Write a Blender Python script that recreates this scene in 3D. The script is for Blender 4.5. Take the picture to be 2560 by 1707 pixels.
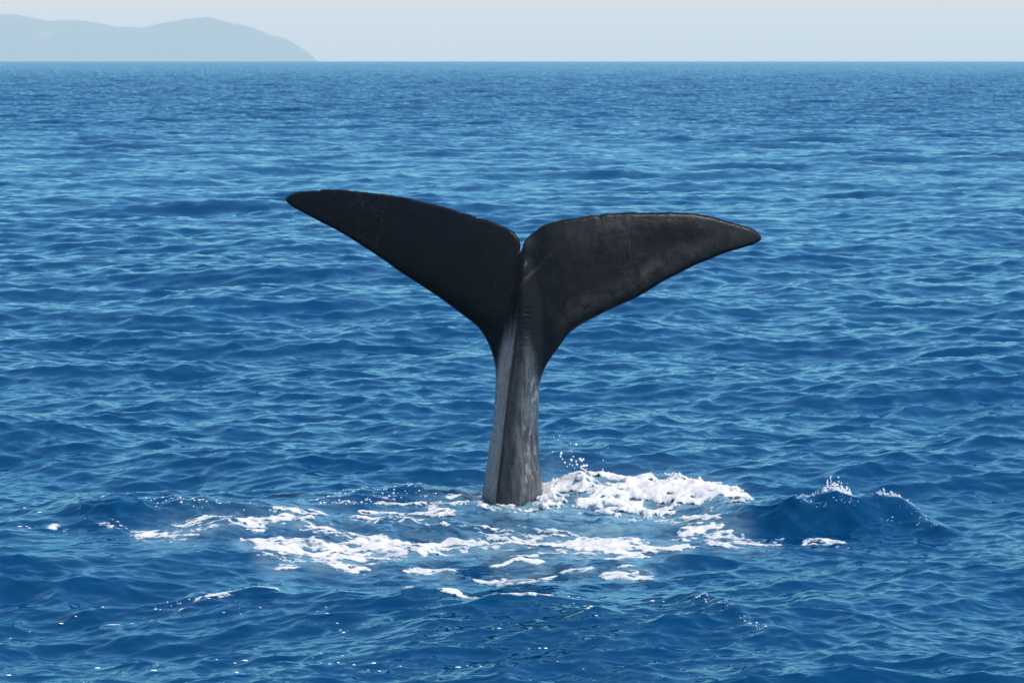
import bpy, math, random
import numpy as np
from mathutils import Vector, geometry

# ------------------------------------------------------------------ clearing
for _o in list(bpy.data.objects):
    bpy.data.objects.remove(_o, do_unlink=True)
SC = bpy.context.scene
COL = SC.collection
rng = np.random.default_rng(7)
random.seed(7)

# ------------------------------------------------------------------ camera
CAM_H = 3.77                      # metres above the mean sea surface
PITCH = math.radians(4.53)
FPX = 8940.0                      # focal length in photograph pixels (2560 wide)
cam_d = bpy.data.cameras.new('camera')
cam = bpy.data.objects.new('camera', cam_d)
COL.objects.link(cam)
cam.location = (0, 0, CAM_H)
cam.rotation_euler = (math.pi / 2 - PITCH, 0, 0)
cam_d.sensor_width = 36
cam_d.lens = FPX * 36 / 2560
cam_d.clip_start = 0.1
cam_d.clip_end = 60000
cam_d.dof.use_dof = True
cam_d.dof.focus_distance = 30.0
cam_d.dof.aperture_fstop = 9.0
SC.camera = cam

# ------------------------------------------------------------------ light
SUN_EL = math.radians(56)
SUN_AZ = math.radians(112)        # clockwise from +Y (view direction): to the right and slightly behind
world = bpy.data.worlds.new('World')
SC.world = world
world.use_nodes = True
wn = world.node_tree
wn.nodes.clear()
w_out = wn.nodes.new('ShaderNodeOutputWorld')
w_bg = wn.nodes.new('ShaderNodeBackground')
w_sky = wn.nodes.new('ShaderNodeTexSky')
w_sky.sky_type = 'NISHITA'
w_sky.sun_disc = False
w_sky.sun_elevation = SUN_EL
w_sky.sun_rotation = SUN_AZ
w_sky.air_density = 1.3
w_sky.dust_density = 0.6
w_sky.ozone_density = 8.0
w_bg.inputs['Strength'].default_value = 0.15
w_tint = wn.nodes.new('ShaderNodeMix')
w_tint.data_type = 'RGBA'
w_tint.blend_type = 'MULTIPLY'
w_tint.inputs[0].default_value = 1.0
w_tint.inputs[7].default_value = (1.44, 1.0, 0.89, 1)     # clear teal-blue summer sky
wn.links.new(w_sky.outputs[0], w_tint.inputs[6])
wn.links.new(w_tint.outputs[2], w_bg.inputs['Color'])
wn.links.new(w_bg.outputs[0], w_out.inputs['Surface'])

sun_d = bpy.data.lights.new('sun', 'SUN')
sun_d.energy = 3.3
sun_d.angle = math.radians(0.53)
sun_d.color = (1.0, 0.965, 0.90)
sun = bpy.data.objects.new('sun', sun_d)
COL.objects.link(sun)
SDIR = Vector((math.sin(SUN_AZ) * math.cos(SUN_EL), math.cos(SUN_AZ) * math.cos(SUN_EL), math.sin(SUN_EL)))
sun.rotation_euler = SDIR.to_track_quat('Z', 'Y').to_euler()
sun.location = (20, -10, 60)

SC.view_settings.view_transform = 'Standard'
SC.view_settings.look = 'None'
SC.view_settings.exposure = 0.40
SC.view_settings.gamma = 1.0
SC.view_settings.use_curve_mapping = False
SC.cycles.max_bounces = 6
SC.cycles.diffuse_bounces = 2
SC.cycles.glossy_bounces = 3
SC.cycles.transmission_bounces = 4
SC.cycles.volume_bounces = 1
SC.cycles.sample_clamp_indirect = 3
SC.cycles.use_denoising = True

# ------------------------------------------------------------------ helpers
CP, SP = math.cos(PITCH), math.sin(PITCH)


def ray(px, py):
    u = (np.asarray(px, float) - 1280) / FPX
    v = -(np.asarray(py, float) - 853.5) / FPX
    return u, CP + v * SP, -SP + v * CP


def ground(px, py, z=0.0):
    """photograph pixel -> point of the sea plane"""
    dx, dy, dz = ray(px, py)
    t = (z - CAM_H) / dz
    return dx * t, dy * t


def at_depth(px, py, Y):
    dx, dy, dz = ray(px, py)
    return dx * Y / dy, CAM_H + dz * Y / dy


def to_px(x, y):
    """point of the sea plane -> coordinates used to lay out the foam"""
    zc = y * CP + CAM_H * SP
    up = y * SP - CAM_H * CP
    return 1280 + FPX * x / zc, 853.5 - FPX * up / zc


def depth_at(py):
    return float(ground(1280, py)[1])


def sstep(a, b, x):
    t = np.clip((x - a) / (b - a), 0, 1)
    return t * t * (3 - 2 * t)


_PERM = np.random.default_rng(99).permutation(1024)
_ANG = np.random.default_rng(98).random(1024) * 2 * np.pi
_GX, _GY = np.cos(_ANG), np.sin(_ANG)


def perlin(x, y, seed=0):
    xi, yi = np.floor(x).astype(np.int64), np.floor(y).astype(np.int64)
    xf, yf = x - xi, y - yi
    u = xf * xf * xf * (xf * (xf * 6 - 15) + 10)
    v = yf * yf * yf * (yf * (yf * 6 - 15) + 10)

    def g(i, j):
        h = _PERM[(_PERM[(xi + i + seed * 37) & 1023] + yi + j) & 1023]
        return _GX[h] * (xf - i) + _GY[h] * (yf - j)
    a = g(0, 0) * (1 - u) + g(1, 0) * u
    b = g(0, 1) * (1 - u) + g(1, 1) * u
    return (a * (1 - v) + b * v) * 1.5


def fbm(x, y, octv=4, seed=0, gain=0.5):
    s = np.zeros_like(x)
    a, n = 1.0, 0.0
    for i in range(octv):
        s += a * perlin(x * 2 ** i + 17.3 * i, y * 2 ** i - 9.1 * i, seed + i)
        n += a
        a *= gain
    return s / n


def tag(o, label=None, cat=None, group=None, kind=None):
    if label:
        o['label'] = label
    if cat:
        o['category'] = cat
    if group:
        o['group'] = group
    if kind:
        o['kind'] = kind
    return o


def mesh_np(name, co, quads=None, tris=None, mat=None, smooth=True):
    me = bpy.data.meshes.new(name)
    co = np.asarray(co, np.float32)
    loops, starts, n = [], [], 0
    if quads is not None and len(quads):
        q = np.asarray(quads, np.int32)
        loops.append(q.ravel())
        starts.append(np.arange(len(q), dtype=np.int32) * 4)
        n += q.size
    if tris is not None and len(tris):
        t = np.asarray(tris, np.int32)
        loops.append(t.ravel())
        starts.append(n + np.arange(len(t), dtype=np.int32) * 3)
    loops = np.concatenate(loops)
    starts = np.concatenate(starts)
    me.vertices.add(len(co))
    me.vertices.foreach_set('co', co.ravel())
    me.loops.add(len(loops))
    me.loops.foreach_set('vertex_index', loops)
    me.polygons.add(len(starts))
    me.polygons.foreach_set('loop_start', starts)
    me.polygons.foreach_set('use_smooth', np.full(len(starts), smooth))
    me.update(calc_edges=True)
    me.validate()
    if mat:
        me.materials.append(mat)
    o = bpy.data.objects.new(name, me)
    COL.objects.link(o)
    return o


def attr(o, name, vals):
    a = o.data.attributes.new(name, 'FLOAT', 'POINT')
    a.data.foreach_set('value', np.asarray(vals, np.float32))


class NT:
    """small helper for node materials"""

    def __init__(self, name):
        self.m = bpy.data.materials.new(name)
        self.m.use_nodes = True
        self.t = self.m.node_tree
        self.t.nodes.clear()
        self.out = self.n('ShaderNodeOutputMaterial')

    def n(self, typ, **kw):
        nd = self.t.nodes.new(typ)
        for k, v in kw.items():
            setattr(nd, k, v)
        return nd

    def l(self, a, b):
        self.t.links.new(a, b)

    def put(self, sock, v):
        if isinstance(v, bpy.types.NodeSocket):
            self.l(v, sock)
        else:
            sock.default_value = v

    def math(self, op, a, b=0.0, clamp=False):
        nd = self.n('ShaderNodeMath', operation=op, use_clamp=clamp)
        self.put(nd.inputs[0], a)
        self.put(nd.inputs[1], b)
        return nd.outputs[0]

    def vmath(self, op, a, b=None, scale=None):
        nd = self.n('ShaderNodeVectorMath', operation=op)
        self.put(nd.inputs[0], a)
        if b is not None:
            self.put(nd.inputs[1], b)
        if scale is not None:
            self.put(nd.inputs['Scale'], scale)
        return nd.outputs[0]

    def noise(self, vec, scale, detail=2.0, rough=0.5, dist=0.0):
        nd = self.n('ShaderNodeTexNoise')
        self.l(vec, nd.inputs['Vector'])
        nd.inputs['Scale'].default_value = scale
        nd.inputs['Detail'].default_value = detail
        nd.inputs['Roughness'].default_value = rough
        nd.inputs['Distortion'].default_value = dist
        return nd

    def ramp(self, fac, stops):
        nd = self.n('ShaderNodeValToRGB')
        self.l(fac, nd.inputs[0])
        while len(nd.color_ramp.elements) < len(stops):
            nd.color_ramp.elements.new(0.5)
        for e, (p, c) in zip(nd.color_ramp.elements, stops):
            e.position = p
            e.color = (*c, 1) if isinstance(c, (tuple, list)) else (c, c, c, 1)
        return nd.outputs[0]

    def mix(self, fac, a, b):
        nd = self.n('ShaderNodeMix', data_type='RGBA')
        self.put(nd.inputs[0], fac)
        self.put(nd.inputs[6], a if isinstance(a, bpy.types.NodeSocket) else (*a, 1))
        self.put(nd.inputs[7], b if isinstance(b, bpy.types.NodeSocket) else (*b, 1))
        return nd.outputs[2]

    def attr(self, name):
        nd = self.n('ShaderNodeAttribute', attribute_name=name)
        return nd.outputs['Fac']

    def pos(self):
        return self.n('ShaderNodeNewGeometry').outputs['Position']


# ------------------------------------------------------------------ sea: wave fields
class Tile:
    """periodic patch of random wind waves with horizontal (choppy) displacement"""

    def __init__(self, L, N, lmin, lmax, svar, wind, spread, seed, turn=0.0, chop=1.0):
        self.L, self.N = L, N
        self.c, self.s = math.cos(turn), math.sin(turn)
        k1 = np.fft.fftfreq(N, 1.0 / N) * 2 * np.pi / L
        kx, ky = np.meshgrid(k1, k1, indexing='xy')
        k = np.hypot(kx, ky)
        k[0, 0] = 1e-6
        th = np.arctan2(ky, kx) - (wind - turn)
        kmin, kmax = 2 * np.pi / lmax, 2 * np.pi / lmin
        D = (1 - spread) * np.abs(np.cos(th)) ** 2.5 + spread * 0.5
        P = k ** -4.0 * np.exp(-(kmin / k) ** 4) * np.exp(-(k / kmax) ** 4) * D
        P[0, 0] = 0
        r = np.random.default_rng(seed)
        A = np.sqrt(P) * (r.standard_normal((N, N)) + 1j * r.standard_normal((N, N)))
        h = np.real(np.fft.ifft2(A))
        sx = np.real(np.fft.ifft2(1j * kx * A))
        sy = np.real(np.fft.ifft2(1j * ky * A))
        sc = math.sqrt(svar / np.mean(sx ** 2 + sy ** 2))
        self.h = (h * sc).astype(np.float32)
        self.dx = (np.real(np.fft.ifft2(-1j * kx / k * A)) * -sc * chop).astype(np.float32)
        self.dy = (np.real(np.fft.ifft2(-1j * ky / k * A)) * -sc * chop).astype(np.float32)

    def __call__(self, x, y):
        u = (x * self.c + y * self.s) / self.L * self.N
        v = (-x * self.s + y * self.c) / self.L * self.N
        iu, iv = np.floor(u).astype(np.int64), np.floor(v).astype(np.int64)
        fu, fv = (u - iu).astype(np.float32), (v - iv).astype(np.float32)
        M = self.N - 1
        a, b = iu & M, iv & M
        a1, b1 = (iu + 1) & M, (iv + 1) & M
        w00, w10, w01, w11 = (1 - fu) * (1 - fv), fu * (1 - fv), (1 - fu) * fv, fu * fv

        def s(T):
            return T[b, a] * w00 + T[b, a1] * w10 + T[b1, a] * w01 + T[b1, a1] * w11
        h, ex, ey = s(self.h), s(self.dx), s(self.dy)
        return ex * self.c - ey * self.s, ex * self.s + ey * self.c, h


WIND = math.radians(-72)           # waves run towards the viewer, slightly to the right
T_LONG = Tile(97.0, 1024, 1.8, 9.0, 0.0075, WIND, 0.20, 11, 0.31)
T_MID = Tile(37.3, 1024, 0.28, 1.3, 0.0240, WIND + 0.2, 0.40, 12, -0.47, 1.1)
T_FINE = Tile(11.7, 1024, 0.055, 0.42, 0.0200, WIND + 0.1, 0.7, 13, 0.83)
R_EARTH = 7.4e6


def px_line(pts, base=0.0):
    """[(px, py, value)] -> ground x, ground y, value (sorted by x)"""
    p = np.array(pts, float)
    x, y = ground(p[:, 0], p[:, 1])
    return x, y, p[:, 2]


# wave crests raised by the diving whale: (line, front width, back width)
CRESTS = [
    (px_line([(1690, 1292, 0), (1780, 1290, .11), (1900, 1288, .23), (2000, 1286, .26), (2080, 1284, .30),
              (2150, 1284, .28), (2230, 1286, .24), (2285, 1292, .17), (2330, 1302, .10), (2400, 1312, 0)]), 0.55, 0.60),
    (px_line([(-60, 1330, 0), (100, 1318, .09), (210, 1312, .16), (310, 1310, .18), (400, 1305, .14),
              (560, 1304, .13), (700, 1300, .11), (850, 1300, 0)]), 0.60, 0.75),
    (px_line([(700, 1262, 0), (800, 1258, .08), (880, 1252, .14), (960, 1248, .18), (1060, 1246, .19),
              (1150, 1246, .12), (1190, 1246, .07), (1230, 1246, .05), (1330, 1244, .06), (1385, 1243, .15), (1440, 1242, .21), (1500, 1243, .22), (1560, 1244, .20), (1700, 1246, .20),
              (1790, 1254, .13), (1880, 1262, 0)]), 0.60, 0.60),
    (px_line([(380, 1500, 0), (520, 1492, .05), (640, 1484, .09), (760, 1494, .08), (1000, 1514, .05), (1200, 1525, .05),
              (1500, 1520, 0)]), 0.35, 0.5),
    (px_line([(1560, 1500, 0), (1640, 1505, .05), (1720, 1525, .08), (1800, 1560, .06), (1880, 1600, 0)]), 0.45, 0.6),
]


def blob(px, py, cx, cy, rx, ry):
    return np.exp(-((px - cx) / rx) ** 2 - ((py - cy) / ry) ** 2)


def surface(x, y, step=None):
    """sea surface over rest positions x, y -> displaced x, y, z"""
    px, py = to_px(x, y)
    near = (y < 60) & (y > 5)
    calm = np.zeros_like(x)
    slick = np.zeros_like(x)
    calm = np.where(near, np.maximum(blob(px, py, 1150, 1330, 900, 110), 0), 0)
    slick = np.where(near, np.clip(blob(px, py, 250, 1385, 420, 45) + 0.6 * blob(px, py, 650, 1290, 300, 25), 0, 1), 0)
    if step is None:
        step = np.full_like(x, 0.03)
    ex, ey, z = T_LONG(x, y)
    f = (1 - 0.55 * calm) * (1 - 0.4 * slick)
    ox, oy, oz = ex * f, ey * f, z * f
    wm = 1 / (1 + (step / 1.2) ** 2) * (1 - 0.35 * calm) * (1 - 0.55 * slick)
    ex, ey, z = T_MID(x, y)
    ox, oy, oz = ox + ex * wm, oy + ey * wm, oz + z * wm
    wf = 1 / (1 + (step / 0.22) ** 2) * (1 - 0.65 * slick)
    m = wf > 0.02
    ex, ey, z = T_FINE(x[m], y[m])
    ox[m] += ex * wf[m]
    oy[m] += ey * wf[m]
    oz[m] += z * wf[m]
    for (cx, cy, ca), sf, sb in CRESTS:
        m = near & (x > cx[0]) & (x < cx[-1]) & (np.abs(y - np.interp(x, cx, cy)) < 3)
        xm, ym = x[m], y[m]
        wob = 0.18 * perlin(xm * 1.1, ym * 0.3, 5)
        d = ym - np.interp(xm, cx, cy) + wob
        A = np.interp(xm, cx, ca) * (1 + 0.16 * perlin(xm * 2.3, ym * 0.8, 8) + 0.10 * perlin(xm * 5.5, ym * 2.5, 9))
        s = np.where(d < 0, sf, sb)
        prof = np.exp(-(d / s) ** 2)
        oz[m] += A * prof
        oy[m] -= 0.8 * A * prof                     # crest leans towards the viewer
    # turbulence in the churned water round the tail
    m = near & (np.abs(px - 1200) < 1000) & (np.abs(py - 1310) < 160)
    churn = np.zeros_like(x)
    churn[m] = np.clip(blob(px[m], py[m], 1430, 1290, 420, 75) + blob(px[m], py[m], 900, 1350, 480, 45)
                       + 0.7 * blob(px[m], py[m], 2080, 1296, 260, 36) + 0.7 * blob(px[m], py[m], 330, 1312, 380, 30), 0, 1)
    xm, ym = x[m], y[m]
    r1 = 1 - np.abs(perlin(xm * 2.2, ym * 2.6, 21)) * 2
    r2 = 1 - np.abs(perlin(xm * 5.1, ym * 6.0, 22)) * 2
    r3 = 1 - np.abs(perlin(xm * 10.5, ym * 12.0, 23)) * 2
    oz[m] += churn[m] * (0.030 * r1 + 0.016 * r2 + 0.009 * r3)
    z_all = oz - (x * x + y * y) / (2 * R_EARTH)
    return x + ox, y + oy, z_all


# ------------------------------------------------------------------ sea: material
def water_material():
    t = NT('sea_water')
    P = t.pos()
    geo = t.n('ShaderNodeNewGeometry')
    dist = t.vmath('LENGTH', P)
    ln = t.n('ShaderNodeVectorMath', operation='LENGTH')
    t.l(P, ln.inputs[0])
    far = t.n('ShaderNodeMapRange')
    t.l(ln.outputs['Value'], far.inputs['Value'])
    far.inputs['From Min'].default_value = 30
    far.inputs['From Max'].default_value = 240
    far.inputs['To Min'].default_value = 0.0
    far.inputs['To Max'].default_value = 1.0

    def wob(scale, amp, detail, stretch=(0.5, 1.25, 1.0)):
        nz = t.noise(t.vmath('MULTIPLY', P, stretch), scale, detail, 0.6)
        v = t.vmath('SUBTRACT', nz.outputs['Color'], (0.5, 0.5, 0.5))
        v = t.vmath('MULTIPLY', v, (1, 1, 0))
        return t.vmath('SCALE', v, scale=amp)
    n1 = wob(8.0, 0.14, 4.0)
    n2 = wob(2.2, t.math('MULTIPLY', far.outputs[0], 0.68), 5.0, (0.8, 1.0, 1.0))
    # unresolved far wavelets: steep lee faces lean down-wind
    lean = t.vmath('SCALE', t.vmath('ADD', (0.02, -0.10, 0.0), (0, 0, 0)), scale=far.outputs[0])
    nn = t.vmath('ADD', t.vmath('ADD', geo.outputs['Normal'], n1), n2)
    nn = t.vmath('NORMALIZE', t.vmath('ADD', nn, lean))
    aer = t.attr('aerated')
    nz = t.noise(t.vmath('MULTIPLY', P, (0.55, 1.3, 1.0)), 4.0, 6.0, 0.68, 0.8)
    am = t.math('MULTIPLY', aer, t.ramp(nz.outputs['Fac'], [(0.36, 0.12), (0.60, 1.0)]), clamp=True)
    big = t.noise(P, 0.035, 2.0)
    deep = t.mix(big.outputs['Fac'], (0.0001, 0.0295, 0.088), (0.0002, 0.039, 0.108))
    colr = t.mix(am, deep, (0.20, 0.36, 0.42))
    df = t.n('ShaderNodeBsdfDiffuse')
    t.l(colr, df.inputs['Color'])
    t.l(nn, df.inputs['Normal'])
    gl = t.n('ShaderNodeBsdfAnisotropic')
    gl.inputs['Color'].default_value = (0.35, 0.82, 1.0, 1)
    gl.inputs['Roughness'].default_value = 0.03
    t.l(nn, gl.inputs['Normal'])
    fr = t.n('ShaderNodeFresnel')
    fr.inputs['IOR'].default_value = 1.333
    t.l(nn, fr.inputs['Normal'])
    mx = t.n('ShaderNodeMixShader')
    t.l(fr.outputs[0], mx.inputs[0])
    t.l(df.outputs[0], mx.inputs[1])
    t.l(gl.outputs[0], mx.inputs[2])
    t.l(mx.outputs[0], t.out.inputs['Surface'])
    return t.m


MAT_WATER = water_material()


# ------------------------------------------------------------------ sea: foam layout (photograph pixels on the sea plane)
# strokes: intensity, [(px, py, half-thickness)]
FOAM_WHITE = [     # churned mound to the right of the tail
    (1.30, [(1345, 1240, 14), (1375, 1236, 24), (1440, 1240, 24), (1520, 1252, 20), (1620, 1256, 18), (1720, 1258, 15), (1800, 1262, 12), (1860, 1264, 7)]),
    (1.0, [(1370, 1222, 10), (1450, 1216, 12), (1560, 1222, 12), (1660, 1222, 14), (1760, 1234, 14), (1840, 1250, 10), (1880, 1258, 5)]),
    (0.6, [(1360, 1262, 9), (1450, 1266, 11), (1560, 1272, 11), (1640, 1276, 8), (1700, 1278, 4)]),
]
FOAM_BESIDE = [    # small collar left of the tail and streaks behind it
    (1.1, [(1100, 1266, 3), (1140, 1260, 9), (1175, 1256, 14), (1215, 1254, 14)]),
    (0.50, [(850, 1280, 3), (930, 1277, 6), (1010, 1275, 7), (1100, 1272, 7), (1190, 1270, 7)]),
    (0.80, [(1175, 1274, 4), (1220, 1279, 5), (1280, 1281, 5), (1340, 1277, 7), (1372, 1266, 9)]),
    (0.62, [(920, 1292, 3), (980, 1290, 5), (1080, 1288, 6), (1180, 1290, 4)]),
]
FOAM_FRONT = [     # broad sheet in front of the tail
    (1.25, [(1330, 1346, 4), (1390, 1342, 13), (1450, 1346, 19), (1540, 1350, 20), (1620, 1352, 16), (1690, 1352, 10), (1730, 1352, 4)]),
    (1.15, [(600, 1368, 2), (680, 1376, 5), (770, 1380, 10), (860, 1378, 13), (960, 1370, 14), (1060, 1362, 12), (1150, 1354, 9), (1260, 1348, 8), (1360, 1344, 8)]),
    (0.8, [(1120, 1324, 4), (1240, 1328, 6), (1340, 1326, 8), (1440, 1324, 8), (1540, 1330, 6)]),
    (0.75, [(660, 1398, 3), (700, 1402, 8), (760, 1404, 5)]),
    (0.75, [(820, 1396, 3), (870, 1398, 7), (930, 1402, 4)]),
    (0.85, [(1020, 1406, 2), (1070, 1408, 6), (1150, 1408, 4)]),
    (0.95, [(1205, 1420, 2), (1260, 1420, 7), (1360, 1416, 6)]),
    (0.95, [(1230, 1396, 2), (1300, 1394, 5), (1370, 1392, 2)]),
    (1.0, [(1500, 1420, 3), (1560, 1420, 9), (1630, 1418, 5)]),
    (0.9, [(1400, 1404, 3), (1440, 1406, 8), (1480, 1410, 3)]),
    (0.6, [(1300, 1376, 3), (1420, 1374, 7), (1520, 1376, 5)]),
    (1.0, [(1530, 1368, 3), (1580, 1368, 9), (1630, 1366, 4)]),
]
FOAM_LEFT = [      # broken trail to the left
    (0.72, [(330, 1354, 4), (390, 1360, 10), (450, 1358, 12), (510, 1350, 12), (560, 1342, 8)]),
    (0.75, [(440, 1338, 4), (540, 1334, 8), (640, 1336, 9), (740, 1326, 8), (800, 1330, 5)]),
    (0.85, [(600, 1342, 3), (740, 1330, 5), (860, 1340, 7), (960, 1350, 8), (1040, 1350, 4)]),
    (0.6, [(700, 1316, 4), (820, 1310, 7), (950, 1312, 7), (1080, 1318, 5)]),
    (0.30, [(130, 1342, 4), (200, 1340, 7), (290, 1346, 7), (360, 1350, 6)]),
    (0.45, [(620, 1364, 4), (760, 1362, 7), (900, 1366, 6)]),
]
FOAM_RIGHT = [     # lacy swirls to the right
    (0.72, [(1690, 1318, 6), (1760, 1310, 13), (1830, 1318, 14), (1880, 1330, 8)]),
    (0.9, [(1740, 1340, 4), (1800, 1346, 7), (1860, 1344, 7), (1920, 1344, 3)]),
    (0.58, [(1640, 1290, 6), (1740, 1292, 10), (1820, 1296, 6)]),
    (0.38, [(1880, 1322, 3), (1960, 1322, 7), (2040, 1330, 7), (2110, 1336, 4)]),
]
FOAM_NEAR = [      # thin line near the camera
    (1.05, [(520, 1494, 2), (570, 1488, 6), (610, 1482, 5), (640, 1480, 2)]),
    (0.95, [(640, 1478, 2), (680, 1484, 5), (710, 1492, 3)]),
    (0.6, [(790, 1488, 2), (900, 1494, 4), (960, 1496, 3)]),
    (1.1, [(950, 1500, 2), (985, 1505, 6), (1015, 1512, 2)]),
    (0.9, [(1000, 1494, 2), (1050, 1496, 3), (1070, 1500, 2)]),
    (1.1, [(1060, 1498, 3), (1100, 1504, 5), (1140, 1510, 2)]),
    (1.0, [(1150, 1512, 3), (1210, 1520, 8), (1280, 1528, 6), (1340, 1520, 2)]),
    (0.95, [(1290, 1516, 3), (1330, 1518, 5), (1400, 1516, 2)]),
    (0.22, [(0, 1568, 3), (160, 1545, 5), (330, 1520, 5), (520, 1492, 3)]),
]
AERATED = [
    (1.0, [(1240, 1270, 8), (1350, 1284, 22), (1460, 1290, 26), (1600, 1290, 24), (1740, 1288, 12)]),
    (0.22, [(1050, 1262, 6), (1120, 1268, 14), (1220, 1274, 16), (1330, 1282, 16)]),
    (0.75, [(900, 1376, 8), (1000, 1374, 14), (1120, 1370, 16), (1260, 1368, 18), (1400, 1370, 16), (1500, 1372, 6)]),
    (0.35, [(900, 1300, 6), (1050, 1300, 20), (1250, 1312, 24), (1500, 1330, 26), (1720, 1330, 14)]),
    (0.25, [(500, 1300, 8), (700, 1290, 14), (900, 1284, 14)]),
]


def stroke_field(strokes, px, py):
    D = np.zeros_like(px)
    for I, pts in strokes:
        p = np.array(pts, float)
        m = (px > p[0, 0] - 25) & (px < p[-1, 0] + 25)
        if not m.any():
            continue
        qx, qy = px[m], py[m]
        yl, th = np.interp(qx, p[:, 0], p[:, 1]), np.interp(qx, p[:, 0], p[:, 2])
        e = sstep(p[0, 0] - 25, p[0, 0] + 20, qx) * (1 - sstep(p[-1, 0] - 20, p[-1, 0] + 25, qx))
        v = I * e * np.exp(-((qy - yl) / th) ** 2 * 0.8)
        D[m] = np.maximum(D[m], v)
    return D


# ------------------------------------------------------------------ sea: sheet
def build_sea():
    rows = []
    d = 14.0
    while d < 29000:
        rows.append(d)
        pd = 7.4e-5 * d * d
        if d < 60:
            s = min(max(0.45 * pd, 0.016), 0.12)
        elif d < 500:
            s = min(max(0.40 * pd, 0.12), 0.55)
        else:
            s = 0.55 * (d / 500) ** 1.7
        rows_step = s
        d += s
    rows = np.array(rows)
    a1 = np.concatenate([np.linspace(-40, -14, 14, endpoint=False), np.linspace(-14, -9, 50, endpoint=False),
                         np.linspace(-9, 9, 520, endpoint=False), np.linspace(9, 14, 50, endpoint=False), np.linspace(14, 40, 15)])
    ta = np.radians(a1)
    step = np.gradient(rows)
    print('sea grid', len(rows), len(a1))
    D, Aa = np.meshgrid(rows, ta, indexing='ij')
    S = np.broadcast_to(step[:, None], D.shape)
    x, y = (D * np.sin(Aa)).ravel(), (D * np.cos(Aa)).ravel()
    X, Y, Z = surface(x, y, np.ascontiguousarray(S).ravel())
    px, py = to_px(x, y)
    nearm = y < 60
    aer = np.zeros_like(x)
    aer[nearm] = stroke_field(AERATED, px[nearm], py[nearm])
    halo = [(0.62 * I, [(a_, b_ + 3, c_ * 1.9 + 4) for a_, b_, c_ in pts])
            for grp in (FOAM_WHITE, FOAM_BESIDE, FOAM_FRONT, FOAM_LEFT, FOAM_RIGHT) for I, pts in grp if I >= 0.6]
    aer[nearm] = np.maximum(aer[nearm], np.clip(stroke_field(halo, px[nearm], py[nearm]), 0, 0.7))
    R, C = D.shape
    i = np.arange(R * C).reshape(R, C)
    q = np.stack([i[:-1, :-1], i[:-1, 1:], i[1:, 1:], i[1:, :-1]], -1).reshape(-1, 4)
    o = mesh_np('sea', np.stack([X, Y, Z], -1), quads=q, mat=MAT_WATER)
    attr(o, 'aerated', aer)
    tag(o, 'deep blue choppy sea reaching to the horizon', kind='structure')
    # coarse remainder of the sea around and behind the viewer
    ang = np.radians(np.concatenate([np.linspace(39.9, 320.1, 141)]))
    rr = np.concatenate([np.linspace(0.3, 13.9, 12), np.geomspace(14.2, 29000, 160)])
    D, Aa = np.meshgrid(rr, ang, indexing='ij')
    x, y = (D * np.sin(Aa)).ravel(), (D * np.cos(Aa)).ravel()
    z = T_LONG(x, y)[2] * np.clip(1 - D.ravel() / 300, 0, 1) - D.ravel() ** 2 / (2 * R_EARTH)
    R, C = D.shape
    i = np.arange(R * C).reshape(R, C)
    q = [np.stack([i[:-1, :-1], i[:-1, 1:], i[1:, 1:], i[1:, :-1]], -1).reshape(-1, 4)]
    co = [np.stack([x, y, z], -1)]
    ang2 = np.radians(np.linspace(-40.1, 40.1, 41))
    D2, A2 = np.meshgrid(np.linspace(0.3, 14.05, 14), ang2, indexing='ij')
    x2, y2 = (D2 * np.sin(A2)).ravel(), (D2 * np.cos(A2)).ravel()
    z2 = T_LONG(x2, y2)[2]
    R2, C2 = D2.shape
    i2 = np.arange(R2 * C2).reshape(R2, C2) + R * C
    q.append(np.stack([i2[:-1, :-1], i2[:-1, 1:], i2[1:, 1:], i2[1:, :-1]], -1).reshape(-1, 4))
    co.append(np.stack([x2, y2, z2], -1))
    o2 = mesh_np('outer_sea', np.concatenate(co), quads=np.concatenate(q), mat=MAT_WATER)
    attr(o2, 'aerated', np.zeros(len(o2.data.vertices)))
    tag(o2, 'blue sea continuing around the viewer', kind='structure')


build_sea()


# ------------------------------------------------------------------ far headland
HILL_D = 26000.0
RIDGE = [(-2600, 118), (-2200, 90), (-1700, 60), (-1300, 48), (-900, 62), (-500, 40), (-250, 30), (0, 34), (20, 34.5), (60, 38), (90, 45),
         (120, 51), (160, 49.5), (185, 47.5), (215, 51), (240, 55), (275, 62), (295, 67), (315, 66), (360, 67.5), (395, 57.5),
         (430, 52), (465, 46), (490, 42.5), (525, 41), (540, 46), (565, 52), (580, 58), (620, 64), (650, 75), (670, 84),
         (705, 92), (725, 101), (745, 115), (765, 127), (780, 138), (797, 157), (810, 175)]


def hill_material():
    t = NT('far_hillside')
    P = t.pos()
    a = t.noise(P, 0.012, 5.0, 0.6)
    b_ = t.noise(P, 0.0035, 3.0, 0.6)
    c = t.mix(t.ramp(a.outputs['Fac'], [(0.35, 0.0), (0.65, 1.0)]), (0.030, 0.045, 0.026), (0.075, 0.085, 0.048))
    c = t.mix(t.ramp(b_.outputs['Fac'], [(0.60, 0.0), (0.72, 1.0)]), c, (0.24, 0.22, 0.18))
    b = t.n('ShaderNodeBsdfPrincipled')
    t.l(c, b.inputs['Base Color'])
    b.inputs['Roughness'].default_value = 0.95
    b.inputs['Specular IOR Level'].default_value = 0.1
    t.l(b.outputs[0], t.out.inputs['Surface'])
    return t.m


def hill_height(px):
    p = np.array(RIDGE, float)
    return at_depth(px, np.interp(px, p[:, 0], p[:, 1]), HILL_D)[1]


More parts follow.
